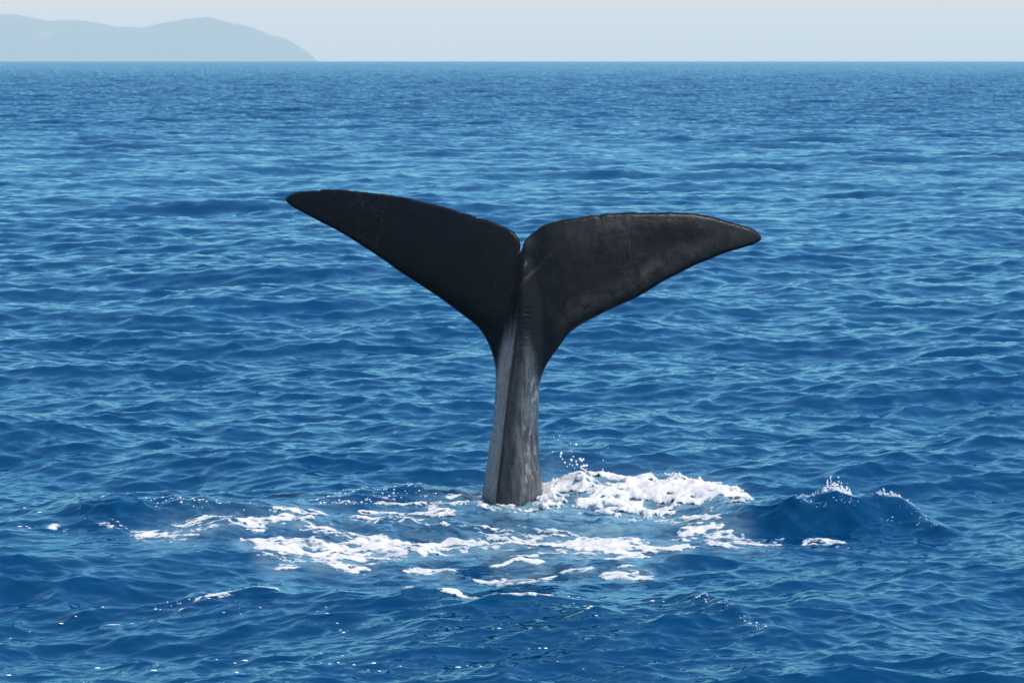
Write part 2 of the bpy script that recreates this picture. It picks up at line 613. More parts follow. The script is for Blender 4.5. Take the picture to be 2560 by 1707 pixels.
def build_hill():
    npx, nv = 680, 46
    px = np.linspace(-2600, 810, npx)
    H = hill_height(px)
    X0 = at_depth(px, 100, HILL_D)[0]
    v = np.linspace(-1, 1.0, nv)
    co = []
    for k in v:
        depth = HILL_D + k * 1300
        u = (k + 1) if k <= 0 else 1 - k
        prof = np.where(k <= 0, u ** 0.75, u ** 1.1)
        base = -75.0
        n = fbm(X0 / 700 + 3, np.full_like(X0, depth / 700), 5, 31)
        top = H + 3.5 * perlin(X0 / 27, X0 * 0 + 0.37, 44) + 2.2 * perlin(X0 / 12, X0 * 0 + 0.77, 45)
        z = base + (top - base) * prof + n * 90 * (1 - abs(k)) * (0 if k == 0 else 1) * min(1, abs(k) * 3.0) * np.clip(H / 120, 0.1, 1)
        z = np.where(k < 0, np.minimum(z, base + (top - base) * (0.15 + 0.85 * u)), z)
        co.append(np.stack([X0 * depth / HILL_D * 1.0, np.full_like(X0, depth), z], -1))
    co = np.concatenate(co)
    i = np.arange(nv * npx).reshape(nv, npx)
    q = np.stack([i[:-1, :-1], i[:-1, 1:], i[1:, 1:], i[1:, :-1]], -1).reshape(-1, 4)
    o = mesh_np('hills', co, quads=q, mat=hill_material())
    tag(o, 'hazy pale blue headland on the left horizon', kind='structure')


build_hill()


def plain_material(name, c, rough=0.7):
    t = NT(name)
    b = t.n('ShaderNodeBsdfPrincipled')
    nz = t.noise(t.pos(), 2.0, 3.0)
    t.l(t.mix(nz.outputs['Fac'], tuple(v * 0.9 for v in c), tuple(min(1, v * 1.1) for v in c)), b.inputs['Base Color'])
    b.inputs['Roughness'].default_value = rough
    t.l(b.outputs[0], t.out.inputs['Surface'])
    return t.m


def build_mast():
    mx, mz = at_depth(240, 56, HILL_D)
    top = at_depth(240, 32, HILL_D)[1]
    n = 8
    co, q = [], []
    segs = [(mz - 10, 2.4), (mz + (top - mz) * 0.55, 1.8), (top - 5, 1.3), (top, 0.5)]
    for (z, r) in segs:
        for k in range(n):
            a = 2 * math.pi * k / n
            co.append((mx + r * math.cos(a), HILL_D + r * math.sin(a), z))
    for s in range(len(segs) - 1):
        for k in range(n):
            q.append((s * n + k, s * n + (k + 1) % n, (s + 1) * n + (k + 1) % n, (s + 1) * n + k))
    o = mesh_np('radio_mast', co, quads=q, mat=plain_material('mast_grey', (0.3, 0.3, 0.3)))
    tag(o, 'thin hazy mast standing on the ridge of the far headland', 'mast')


build_mast()


# ------------------------------------------------------------------ air
def build_haze():
    x0, x1, y0, y1, z0, z1 = -31000, 31000, -31000, 31000, -110, 370
    co = [(x, y, z) for z in (z0, z1) for y in (y0, y1) for x in (x0, x1)]
    q = [(0, 2, 3, 1), (4, 5, 7, 6), (0, 1, 5, 4), (2, 6, 7, 3), (0, 4, 6, 2), (1, 3, 7, 5)]
    t = NT('sea_air')
    v = t.n('ShaderNodeVolumePrincipled')
    v.inputs['Color'].default_value = (0.84, 0.99, 0.945, 1)
    v.inputs['Density'].default_value = 6.2e-5
    v.inputs['Anisotropy'].default_value = 0.0
    t.l(v.outputs[0], t.out.inputs['Volume'])
    o = mesh_np('haze', co, quads=q, mat=t.m, smooth=False)
    tag(o, 'pale blue sea haze in front of the far headland', kind='stuff')


build_haze()


# ------------------------------------------------------------------ whale
TAIL_Y = 30.1
LEFT_EDGE = [(714, 503), (733, 518), (768, 537), (803, 556), (832.5, 570.5), (868, 591), (912, 619), (956, 648), (997, 677.6), (1044, 708),
             (1091, 739), (1132, 768.5), (1167, 795), (1190, 813), (1204, 830), (1218, 853), (1229, 880), (1236, 906), (1239.5, 933), (1239, 959),
             (1236, 1012), (1231, 1065), (1224, 1112), (1218, 1158), (1211, 1198), (1204.5, 1238), (1199, 1266), (1185, 1330), (1165, 1420), (1135, 1560), (1100, 1700)]
RIGHT_EDGE = [(1430, 1700), (1400, 1560), (1378, 1420), (1364, 1320), (1357, 1250), (1354, 1191), (1350, 1152), (1348, 1112), (1346, 1072), (1346, 1032),
              (1348, 999), (1349, 966), (1354, 943), (1364, 916), (1379, 892), (1398, 866), (1412, 846), (1427, 829), (1456, 809), (1491, 791), (1520.5, 776),
              (1556, 760), (1591, 744), (1626, 723.5), (1661, 701.5), (1696.5, 684), (1737.6, 663), (1773, 649), (1808, 634), (1852, 621), (1881, 612), (1899, 603)]
TOP_EDGE = [(1904, 597), (1903, 591.5), (1896, 582.7), (1881, 572), (1861, 565), (1831.5, 557), (1796, 546), (1761, 538), (1720, 533), (1670, 530.5),
            (1617, 532), (1573, 531), (1529, 533.7), (1497, 536), (1444, 544.5), (1406, 550), (1377, 557), (1356, 565), (1338.7, 577), (1321, 591.5),
            (1310, 606), (1305.5, 619), (1301.5, 629), (1299.5, 629), (1301.5, 617), (1300, 604), (1294, 591), (1281, 578), (1255, 565), (1226, 553),
            (1193, 542.7), (1152, 530), (1105, 516), (1061, 506), (1014, 494), (956, 485.5), (903, 479.6), (853, 474.3), (815, 473), (797, 475), (777, 476.7),
            (747.5, 479.6), (724, 487), (714, 494), (711.7, 498.7)]


def catmull(pts, spacing):
    """resample an open polyline smoothly"""
    p = np.array(pts, float)
    ext = np.vstack([2 * p[0] - p[1], p, 2 * p[-1] - p[-2]])
    out = []
    for i in range(1, len(ext) - 2):
        a, b, c, d = ext[i - 1:i + 3]
        n = max(1, int(np.hypot(*(c - b)) / spacing + 0.5))
        for t in np.arange(n) / n:
            out.append(0.5 * ((2 * b) + (c - a) * t + (2 * a - 5 * b + 4 * c - d) * t * t + (3 * b - a - 3 * c + d) * t ** 3))
    out.append(p[-1])
    return np.array(out)


def seg_dist(p, line):
    a, b = line[:-1], line[1:]
    best = np.full(len(p), 1e9)
    for i in range(0, len(p), 2000):
        q = p[i:i + 2000, None, :]
        ab = (b - a)[None]
        t = np.clip(((q - a[None]) * ab).sum(-1) / ((ab ** 2).sum(-1) + 1e-12), 0, 1)
        best[i:i + 2000] = np.sqrt((((a[None] + ab * t[..., None]) - q) ** 2).sum(-1)).min(1)
    return best


def skin_material():
    t = NT('whale_skin')
    tc = t.pos()
    fl = t.attr('pale')
    ptch = t.attr('patch')
    brown = t.attr('brown')
    crease = t.attr('crease')
    st = t.vmath('MULTIPLY', tc, (1.0, 1.0, 0.16))
    streak = t.noise(st, 26.0, 4.0, 0.65)
    mott = t.noise(tc, 9.0, 6.0, 0.68, 0.4)
    pmo = t.noise(t.vmath('MULTIPLY', tc, (1.0, 1.0, 0.42)), 14.0, 5.0, 0.7, 0.3)
    fine = t.noise(tc, 70.0, 4.0, 0.6)
    dark = t.mix(mott.outputs['Fac'], (0.0012, 0.0026, 0.0042), (0.0055, 0.0085, 0.0110))
    warm = t.mix(t.ramp(mott.outputs['Fac'], [(0.32, 0.0), (0.68, 1.0)]), (0.004, 0.0045, 0.005), (0.048, 0.047, 0.046))
    c = t.mix(brown, dark, warm)
    fs = t.noise(tc, 120.0, 3.0, 0.7)
    c = t.mix(t.ramp(fs.outputs['Fac'], [(0.48, 0.0), (0.70, 0.75)]), c, (0.024, 0.027, 0.030))
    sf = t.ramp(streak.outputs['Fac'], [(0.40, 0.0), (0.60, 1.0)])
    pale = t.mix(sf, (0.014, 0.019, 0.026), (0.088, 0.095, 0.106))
    sky_sheen = t.attr('sky_sheen')
    pale = t.mix(sky_sheen, pale, t.mix(sf, (0.010, 0.021, 0.031), (0.068, 0.104, 0.124)))  # bluish sky reflection painted into the stock's colour
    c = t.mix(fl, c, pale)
    pm = t.math('MULTIPLY', ptch, t.ramp(pmo.outputs['Fac'], [(0.55, 0.0), (0.60, 1.0)]), clamp=True)
    c = t.mix(pm, c, (0.17, 0.175, 0.175))
    dm = t.math('MULTIPLY', ptch, t.ramp(pmo.outputs['Fac'], [(0.36, 1.0), (0.41, 0.0)]), clamp=True)
    c = t.mix(dm, c, (0.012, 0.016, 0.022))
    # fine pale scratches
    vor = t.n('ShaderNodeTexVoronoi', feature='DISTANCE_TO_EDGE')
    dv = t.vmath('ADD', tc, t.vmath('SCALE', mott.outputs['Color'], scale=0.25))
    t.l(dv, vor.inputs['Vector'])
    vor.inputs['Scale'].default_value = 5.0
    sc = t.ramp(vor.outputs['Distance'], [(0.0, 1.0), (0.014, 0.0)])
    gate = t.ramp(t.noise(tc, 2.3, 3.0).outputs['Fac'], [(0.50, 0.0), (0.60, 1.0)])
    c = t.mix(t.math('MULTIPLY', t.math('MULTIPLY', sc, gate), 0.35), c, (0.09, 0.09, 0.09))
    spk = t.n('ShaderNodeTexVoronoi')
    t.l(tc, spk.inputs['Vector'])
    spk.inputs['Scale'].default_value = 22.0
    sp = t.ramp(spk.outputs['Distance'], [(0.05, 1.0), (0.09, 0.0)])
    sp = t.math('MULTIPLY', sp, t.ramp(spk.outputs['Color'], [(0.80, 0.0), (0.84, 1.0)]))
    c = t.mix(t.math('MULTIPLY', sp, 0.6), c, (0.4, 0.42, 0.44))
    b = t.n('ShaderNodeBsdfPrincipled')
    t.l(c, b.inputs['Base Color'])
    b.inputs['IOR'].default_value = 1.42
    t.l(t.math('ADD', t.math('MULTIPLY', fine.outputs['Fac'], 0.24), 0.17), b.inputs['Roughness'])
    t.put(b.inputs['Specular IOR Level'], t.math('ADD', t.math('MULTIPLY', fl, 1.0), 0.12))
    bp = t.n('ShaderNodeBump')
    bp.inputs['Strength'].default_value = 0.5
    bp.inputs['Distance'].default_value = 0.012
    wr = t.noise(t.vmath('MULTIPLY', tc, (0.35, 1.0, 1.6)), 34.0, 3.0, 0.6, 0.5)
    h = t.math('ADD', t.math('MULTIPLY', mott.outputs['Fac'], 0.7), t.math('MULTIPLY', fine.outputs['Fac'], 0.35))
    h = t.math('ADD', h, t.math('MULTIPLY', streak.outputs['Fac'], t.math('MULTIPLY', fl, 0.6)))
    h = t.math('ADD', h, t.math('MULTIPLY', wr.outputs['Fac'], t.math('MULTIPLY', crease, 1.4)))
    t.l(h, bp.inputs['Height'])
    t.l(bp.outputs[0], b.inputs['Normal'])
    b.inputs['Coat Weight'].default_value = 0.0
    b.inputs['Coat Roughness'].default_value = 0.10
    t.l(bp.outputs[0], b.inputs['Coat Normal'])
    t.l(b.outputs[0], t.out.inputs['Surface'])
    return t.m


def build_whale():
    sp = 4.6                                     # photograph pixels between points, about 15 mm
    le, re, te = catmull(LEFT_EDGE, sp), catmull(RIGHT_EDGE, sp), catmull(TOP_EDGE, sp)
    # small nicks in the trailing edge
    tn = np.arange(len(te))
    te[:, 1] += 0.8 * np.array([math.sin(i * 0.9) * math.sin(i * 0.37) for i in tn])
    for nx in (797, 1152, 1497, 1193):
        te[:, 1] += 3.0 * np.exp(-((te[:, 0] - nx) / 4.0) ** 2)
    bott = np.array([[x, 1700.0] for x in np.arange(1104, 1428, sp)])
    loop = np.vstack([le, bott, re, te])
    keep = [0]
    for i in range(1, len(loop)):
        if np.hypot(*(loop[i] - loop[keep[-1]])) > 0.8:
            keep.append(i)
    loop = loop[keep]
    if np.hypot(*(loop[0] - loop[-1])) < 0.8:
        loop = loop[:-1]
    nb = len(loop)
    # interior points
    gx, gy = np.meshgrid(np.arange(700, 1920, sp), np.arange(465, 1700, sp * 0.87))
    gx = gx + (np.arange(gx.shape[0]) % 2)[:, None] * sp / 2
    P = np.stack([gx.ravel(), gy.ravel()], -1)
    inside = np.zeros(len(P), bool)
    xj, yj = np.roll(loop[:, 0], -1), np.roll(loop[:, 1], -1)
    for i in range(nb):
        x1, y1, x2, y2 = loop[i, 0], loop[i, 1], xj[i], yj[i]
        if y1 == y2:
            continue
        c = ((y1 > P[:, 1]) != (y2 > P[:, 1])) & (P[:, 0] < (x2 - x1) * (P[:, 1] - y1) / (y2 - y1) + x1)
        inside ^= c
    P = P[inside]
    closed = np.vstack([loop, loop[:1]])
    P = P[seg_dist(P, closed) > sp * 0.55]
    # extra rings close to the rim so that the edge is rounded
    allp = np.vstack([loop, P])
    vin = [Vector((float(a), float(b))) for a, b in allp]
    edges = [(i, (i + 1) % nb) for i in range(nb)]
    vo, eo, fo, *_ = geometry.delaunay_2d_cdt(vin, edges, [list(range(nb))], 1, 1e-4)
    V = np.array([(v.x, v.y) for v in vo])
    T = np.array([f for f in fo if len(f) == 3])
    a, b, c = V[T[:, 0]], V[T[:, 1]], V[T[:, 2]]
    cr = (b[:, 0] - a[:, 0]) * (c[:, 1] - a[:, 1]) - (b[:, 1] - a[:, 1]) * (c[:, 0] - a[:, 0])
    T[cr < 0] = T[cr < 0][:, ::-1]
    rim = seg_dist(V, closed) < 1e-3
    d_lead = np.minimum(seg_dist(V, le), seg_dist(V, re)) / 298
    d_trail = seg_dist(V, te) / 298
    d_any = np.minimum(d_lead, d_trail)
    px, py = V[:, 0], V[:, 1]
    # --- fluke thickness (blunt leading edge, thin trailing edge)
    span = np.abs(px - 1300) / 600
    chord = np.clip(d_lead + d_trail, 0.02, 1)
    t = d_lead / chord
    foil = np.sqrt(np.clip(t, 0, 1)) * (1 - t) ** 0.85 * 2.05
    tf = 0.085 * foil * np.clip(chord / 0.7, 0.15, 1.1) * (1 - 0.35 * span)
    tf += 0.012 * np.sqrt(np.clip(1 - (1 - np.clip(d_any / 0.02, 0, 1)) ** 2, 0, 1))
    tf = np.maximum(tf, 0)
    # --- tail stock
    zs = np.array([560, 620, 680, 760, 850, 930, 1000, 1100, 1200, 1270, 1420, 1700.])
    rx = np.interp(py, zs, [1311, 1307, 1305, 1300, 1290, 1279, 1270, 1258, 1247, 1240, 1225, 1200])
    wl = np.interp(py, zs, [16, 18, 24, 34, 42, 40, 36, 34, 37, 41, 60, 100])
    wr = np.interp(py, zs, [16, 22, 38, 62, 74, 76, 78, 89, 107, 117, 150, 225])
    A = np.interp(py, zs, [0.0, 0.022, 0.095, 0.16, 0.205, 0.24, 0.27, 0.31, 0.35, 0.38, 0.46, 0.60])
    u = (px - rx)
    ul, ur = np.clip(-u / wl, 0, 1), np.clip(u / wr, 0, 1)
    gl = np.clip(1 - ul ** 1.25, 0, 1) ** 0.80
    gr = np.clip(1 - ur ** 1.9, 0, 1) ** 0.62
    ridge = A * np.where(u < 0, gl, gr)
    edge = np.sqrt(np.clip(1 - (1 - np.clip(d_any / 0.05, 0, 1)) ** 2, 0, 1))
    ridge = ridge * np.where(py > 880, 1, edge)
    k = 0.035
    hmix = np.clip(0.5 + 0.5 * (ridge - tf) / k, 0, 1)
    th = tf * (1 - hmix) + ridge * hmix + k * hmix * (1 - hmix) * edge
    # creases along the stock and a fold left of it
    f1 = np.exp(-((px - (1298 + (py - 850) * 0.02)) / 5) ** 2) * sstep(740, 790, py) * (1 - sstep(860, 900, py))
    th -= 0.006 * f1
    xf = np.interp(py, [690, 740, 790, 860, 930], [1300, 1285, 1279, 1272, 1262])
    th -= 0.020 * np.exp(-((px - xf) / 6.0) ** 2) * sstep(690, 740, py) * (1 - sstep(880, 930, py))
    xs_ = 1315 + (700 - py) * 0.95
    line = np.exp(-((px - xs_) / 5) ** 2) * sstep(580, 640, py) * (1 - sstep(700, 730, py))
    th += 0.008 * line
    th += 0.012 * np.exp(-((px - (1312 - (py - 640) * 0.12)) / 9) ** 2) * sstep(640, 670, py) * (1 - sstep(720, 760, py))
    crn = sstep(735, 780, py) * (1 - sstep(855, 900, py)) * np.exp(-((px - 1305) / 28) ** 2)
    th += 0.0032 * crn * np.sin(py * 0.48 + 2.0 * perlin(px / 12, py / 30, 3)) * (0.5 + perlin(px / 9, py / 9, 4))
    th *= np.where(rim, 0, 1)
    # --- bend of the flukes: the halves sweep away from the viewer
    s = (px - 1302) / 600
    up = np.clip((950 - py) / 400, 0, 1.2)
    bend = (0.55 * np.abs(s) ** 1.35) * up ** 0.3 + 0.10 * up ** 2
    bend += np.where(s > 0, -0.05 * s, 0.10 * np.abs(s)) * up
    bend = np.where(py > 950, 0, bend)
    roll = 0.010 * np.exp(-(d_trail / 0.10) ** 2) * sstep(0.02, 0.10, span)
    n_ = 0.010 * fbm(px / 90, py / 90, 3, 61) * np.clip(d_any / 0.1, 0, 1)
    Yc = TAIL_Y + bend + roll + n_
    Yf, Yb = Yc - th, Yc + th * 0.9
    Xc, Zc = at_depth(px, py, Yc)
    Xf, Zf = at_depth(px, py, Yf * 0 + Yc)
    front = np.stack([Xf, Yf, Zf], -1)
    idx_b = np.full(len(V), -1)
    inner = ~rim
    idx_b[inner] = len(V) + np.arange(inner.sum())
    idx_b[rim] = np.nonzero(rim)[0]
    back = np.stack([Xc, Yb, Zc], -1)[inner]
    co = np.vstack([front, back])
    tris = np.vstack([T, idx_b[T][:, ::-1]])
    bad = (tris[:, 0] == tris[:, 1])
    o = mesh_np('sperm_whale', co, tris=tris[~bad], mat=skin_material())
    # colour zones, with sky sheen, shaded stripe and lit notch margin painted in
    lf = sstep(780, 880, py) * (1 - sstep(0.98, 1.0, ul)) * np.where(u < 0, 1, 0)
    rf = sstep(770, 960, py) * np.where(u >= 0, 0.24 + 0.76 * sstep(0.20, 0.58, ur), 0)  # shaded stripe beside the ridge kept dark in the colour
    pale = np.clip(1.0 * np.where(u < 0, sstep(0.02, 0.16, ul) * sstep(770, 880, py), 0) + 0.95 * rf, 0, 1)  # left flank painted pale for the sky's sheen
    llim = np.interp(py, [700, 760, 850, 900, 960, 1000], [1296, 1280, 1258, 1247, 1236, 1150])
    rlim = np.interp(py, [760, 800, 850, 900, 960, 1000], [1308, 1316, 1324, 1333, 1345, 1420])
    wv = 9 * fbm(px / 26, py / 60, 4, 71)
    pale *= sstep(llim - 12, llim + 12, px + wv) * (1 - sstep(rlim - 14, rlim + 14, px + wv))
    ptch = np.where(u > 0, sstep(0.45, 0.62, ur) * sstep(900, 970, py) * (1 - sstep(1190, 1240, py)), 0)
    lead = np.exp(-((d_lead - 0.135) / 0.075) ** 2) * sstep(1370, 1440, px) * (1 - 0.5 * sstep(1650, 1850, px))
    brown = sstep(1330, 1420, px) * 0.14 + 0.85 * lead + 0.55 * blob(px, py, 1490, 575, 75, 42) - 0.35 * blob(px, py, 1690, 575, 110, 28)
    brown = np.where(px > 1310, np.clip(brown, 0, 1), 0)
    brown = np.maximum(brown, 0.55 * line)
    brown += blob(px, py, 1318, 602, 16, 20)  # lit margin of the right lobe at the notch, painted lighter
    brown = np.clip(brown, 0, 1) * sstep(0.010, 0.040, d_lead) * sstep(0.0, 0.012, d_trail)
    full = lambda w: np.concatenate([w, w[inner]])
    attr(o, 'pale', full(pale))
    attr(o, 'patch', full(ptch))
    attr(o, 'sky_sheen', full(np.where(u < 0, 1.0, 1 - sstep(0.12, 0.40, ur))))
    attr(o, 'brown', full(brown))
    attr(o, 'crease', full(crn))
    tag(o, 'dark sperm whale tail raised upright out of the sea, both flukes spread', 'whale')
    print('whale', len(co), len(tris))


build_whale()


# ------------------------------------------------------------------ foam
def foam_material():
    t = NT('sea_foam')
    P = t.pos()
    nz = t.noise(P, 38.0, 5.0, 0.65)
    cells = t.n('ShaderNodeTexVoronoi')
    t.l(t.vmath('ADD', t.vmath('MULTIPLY', P, (1, 1, 0.4)), t.vmath('SCALE', nz.outputs['Color'], scale=0.05)), cells.inputs['Vector'])
    cells.inputs['Scale'].default_value = 17.0
    cov = t.attr('cover')
    f = t.math('ADD', cov, t.math('MULTIPLY', t.math('SUBTRACT', nz.outputs['Fac'], 0.5), 0.85))
    f = t.math('ADD', f, t.math('MULTIPLY', t.math('SUBTRACT', cells.outputs['Distance'], 0.40), 0.45))
    mr = t.n('ShaderNodeMapRange', interpolation_type='SMOOTHSTEP')
    t.l(f, mr.inputs['Value'])
    mr.inputs['From Min'].default_value = 0.0
    mr.inputs['From Max'].default_value = 0.32
    mr2 = t.n('ShaderNodeMapRange', interpolation_type='SMOOTHSTEP')
    t.l(f, mr2.inputs['Value'])
    mr2.inputs['From Min'].default_value = 0.0
    mr2.inputs['From Max'].default_value = 0.60
    c = t.mix(mr2.outputs[0], (0.30, 0.41, 0.48), (0.60, 0.605, 0.60))
    b = t.n('ShaderNodeBsdfPrincipled')
    t.l(c, b.inputs['Base Color'])
    b.inputs['Roughness'].default_value = 0.6
    b.inputs['Specular IOR Level'].default_value = 0.25
    t.l(mr.outputs[0], b.inputs['Alpha'])
    bp = t.n('ShaderNodeBump')
    bp.inputs['Strength'].default_value = 0.55
    bp.inputs['Distance'].default_value = 0.02
    t.l(nz.outputs['Fac'], bp.inputs['Height'])
    t.l(bp.outputs[0], b.inputs['Normal'])
    t.l(b.outputs[0], t.out.inputs['Surface'])
    return t.m


MAT_FOAM = foam_material()


def build_foam(name, strokes, label, lift, lump, seed, spike=0.0, thr=0.50, dx=0.011, dy=0.020, noise_amp=0.40, stretch=1.7):
    P = np.array([p for _, s in strokes for p in s])
    x0, x1 = P[:, 0].min() - 40, P[:, 0].max() + 40
    y0, y1 = (P[:, 1] - P[:, 2]).min() - 8, (P[:, 1] + P[:, 2]).max() + 8
    d0, d1 = depth_at(y1), depth_at(y0)
    gx0, gx1 = ground(x0, (y0 + y1) / 2)[0], ground(x1, (y0 + y1) / 2)[0]
    xs, ys = np.arange(gx0, gx1, dx), np.arange(d0, d1, dy)
    X, Y = np.meshgrid(xs, ys)
    x, y = X.ravel(), Y.ravel()
    wx = x + 0.16 * fbm(x * 1.3, y * 1.3, 3, seed + 3)
    wy = y + 0.30 * fbm(x * 1.1, y * 1.1, 3, seed + 6)
    px, py = to_px(wx, wy)
    D = stroke_field(strokes, px, py)
    n = fbm(wx * 3.4 / stretch, wy * 3.4, 5, seed + 9, 0.66)
    rid = 1 - 2.4 * np.abs(fbm(wx * 4.2 / stretch, wy * 4.2, 4, seed + 15, 0.6))
    web = 1 - 2.6 * np.abs(fbm(wx * 9.5 / stretch, wy * 9.0, 3, seed + 31, 0.5))
    z1 = lambda w: (w - w.mean()) / w.std()
    nz = z1(0.65 * z1(n) + 0.55 * z1(rid) + 0.60 * z1(web))
    F = D - thr + noise_amp * nz
    F = np.where(D > 0.10, F, -1)
    R, C = X.shape
    i = np.arange(R * C).reshape(R, C)
    q = np.stack([i[:-1, :-1], i[:-1, 1:], i[1:, 1:], i[1:, :-1]], -1).reshape(-1, 4)
    q = q[F[q].max(1) > -0.12]
    used = np.unique(q)
    remap = np.full(R * C, -1)
    remap[used] = np.arange(len(used))
    xu, yu, Fu = x[used], y[used], F[used]
    sx, sy, sz = surface(xu, yu)
    t = np.clip(Fu, 0.0, 1.0)
    lum = np.abs(fbm(xu * 4.5, yu * 4.5, 5, seed + 20, 0.6))
    lum2 = np.clip(fbm(xu * 2.0, yu * 2.0, 3, seed + 24) + 0.25, 0, 1)
    grow = sstep(0.0, 0.7, t)
    sz = sz + (lift + 0.004) * sstep(-0.02, 0.35, Fu) + grow * lump * (0.8 * lum + 0.9 * lum2) - 0.006 * (1 - sstep(-0.10, 0.02, Fu)) + 0.001
    if spike:
        sp = np.clip(fbm(xu * 8.0, yu * 5.0, 4, seed + 40, 0.65) * 2.2 - 0.35, 0, 1) ** 1.3
        sz = sz + spike * sp * sstep(0.0, 0.3, t) * sstep(depth_at(1245), depth_at(1226), yu)
    o = mesh_np(name, np.stack([sx, sy, sz], -1), quads=remap[q], mat=MAT_FOAM)
    attr(o, 'cover', np.clip(Fu, -0.6, 1.0))
    tag(o, label, 'foam', kind='stuff')
    print(name, len(q))


build_foam('white_water', FOAM_WHITE, 'thick churned white water heaped to the right of the whale tail', 0.012, 0.05, 100, spike=0.07, thr=0.60, noise_amp=0.48)
build_foam('foam_collar', FOAM_BESIDE, 'white foam streaks behind and left of the whale tail', 0.006, 0.02, 140, stretch=2.2, thr=0.54)
build_foam('foam_sheet', FOAM_FRONT, 'broad white foam sheet floating in front of the whale tail', 0.003, 0.010, 180, stretch=2.6)
build_foam('foam_trail', FOAM_LEFT, 'broken trail of white foam left of the whale tail', 0.003, 0.002, 220, stretch=2.6, thr=0.54)
build_foam('foam_swirl', FOAM_RIGHT, 'lacy foam swirls between the white water and the right wave crest', 0.003, 0.003, 260, stretch=2.2)
build_foam('foam_line', FOAM_NEAR, 'thin wavering line of foam on the water nearest the camera', 0.003, 0.001, 300, stretch=2.4, dx=0.008, dy=0.018, noise_amp=0.36)


# ------------------------------------------------------------------ drops and flecks
ICO = None


def ico():
    global ICO
    if ICO is None:
        p = (1 + 5 ** 0.5) / 2
        v = np.array([(-1, p, 0), (1, p, 0), (-1, -p, 0), (1, -p, 0), (0, -1, p), (0, 1, p), (0, -1, -p), (0, 1, -p), (p, 0, -1), (p, 0, 1), (-p, 0, -1), (-p, 0, 1)], float)
        v /= np.linalg.norm(v[0])
        f = [(0, 11, 5), (0, 5, 1), (0, 1, 7), (0, 7, 10), (0, 10, 11), (1, 5, 9), (5, 11, 4), (11, 10, 2), (10, 7, 6), (7, 1, 8),
             (3, 9, 4), (3, 4, 2), (3, 2, 6), (3, 6, 8), (3, 8, 9), (4, 9, 5), (2, 4, 11), (6, 2, 10), (8, 6, 7), (9, 8, 1)]
        vv, cache, ff = list(v), {}, []

        def mid(a, b):
            k = (min(a, b), max(a, b))
            if k not in cache:
                m = vv[a] + vv[b]
                vv.append(m / np.linalg.norm(m))
                cache[k] = len(vv) - 1
            return cache[k]
        for a, b, c in f:
            ab, bc, ca = mid(a, b), mid(b, c), mid(c, a)
            ff += [(a, ab, ca), (b, bc, ab), (c, ca, bc), (ab, bc, ca)]
        ICO = (np.array(vv), np.array(ff))
    return ICO


def blobs(name, items, mat, label, cat):
    """items: (x, y, z, rx, ry, rz) -> one object of many drops"""
    v, f = ico()
    co = np.concatenate([v * np.array(it[3:6]) + np.array(it[:3]) for it in items])
    fc = np.concatenate([f + k * len(v) for k in range(len(items))])
    o = mesh_np(name, co, tris=fc, mat=mat)
    tag(o, label, cat, kind='stuff')
    return o


MAT_DROP = plain_material('spray_white', (0.86, 0.88, 0.90), 0.25)


def sea_z(px, py):
    gx, gy = ground(px, py)
    gx, gy = np.atleast_1d(gx), np.atleast_1d(gy)
    return surface(gx.astype(float), gy.astype(float))


# drops thrown up right of the tail
drops = [(1440, 1111, 2.6), (1403, 1132, 2.6), (1402, 1135, 2.0), (1401, 1141, 1.9), (1433, 1141, 1.5), (1429, 1128, 1.2), (1426, 1109, 1.2),
         (1428, 1150, 3.0), (1440, 1153, 1.8), (1450, 1148, 3.2), (1454, 1151, 3.0), (1458, 1148, 2.4), (1442, 1161, 2.4), (1406, 1147, 1.4), (1412, 1156, 2.0),
         (1424, 1160, 1.3), (1382, 1129, 1.4), (1418, 1166, 1.3), (1459, 1162, 1.6), (1399, 1090, 1.2), (1385, 1093, 1.1), (1508, 1150, 1.1), (1413, 1094, 0.9),
         (1431, 1163, 1.3), (1436, 1170, 1.2), (1466, 1172, 1.2), (1395, 1100, .9), (1507, 1173, 1.4), (1375, 1115, .9), (1520, 1120, .8), (1600, 1098, .8)]
items = []
for k, (x, y, r) in enumerate(drops):
    Y = 30.35 + random.uniform(-0.25, 0.25)
    X, Z = at_depth(x, y, Y)
    rr = r * 1.25 / 298
    items.append((float(X), Y, float(Z), rr, rr, rr * random.uniform(0.9, 1.35)))
# a curling tongue of water above the white water
tp = catmull([(1469, 1180), (1460, 1174), (1452, 1169), (1453, 1166), (1459, 1165), (1467, 1163)], 0.8)
for k, (x, y) in enumerate(tp):
    X, Z = at_depth(x, y, 30.4)
    rr = (1.3 + 1.6 * k / len(tp)) / 298
    items.append((float(X), 30.4, float(Z), rr, rr, rr))
blobs('spray_drops', items, MAT_DROP, 'white water drops thrown up beside the right flank of the whale tail', 'spray')


def crest_spray(name, ranges, label, seed):
    r = random.Random(seed)
    it = []
    for (xa, xb, base, hgt, n, rad) in ranges:
        for _ in range(n):
            x = r.uniform(xa, xb)
            w = 1 - abs((x - (xa + xb) / 2) / ((xb - xa) / 2)) ** 2
            sx, sy, sz = sea_z(x, base)
            jag = 0.35 + 0.65 * abs(math.sin(x * 0.13) * math.sin(x * 0.31 + 1.3) + 0.35 * math.sin(x * 0.77))
            up = hgt * min(1.0, w * 1.6) * jag * (r.random() ** 1.3)
            rr = rad * (0.25 + 0.85 * r.random() ** 2.0)
            it.append((float(sx[0]), float(sy[0]) + r.uniform(-0.08, 0.08), float(sz[0]) + up, rr, rr, rr * r.uniform(0.8, 1.5)))
    return blobs(name, it, MAT_DROP, label, 'spray')


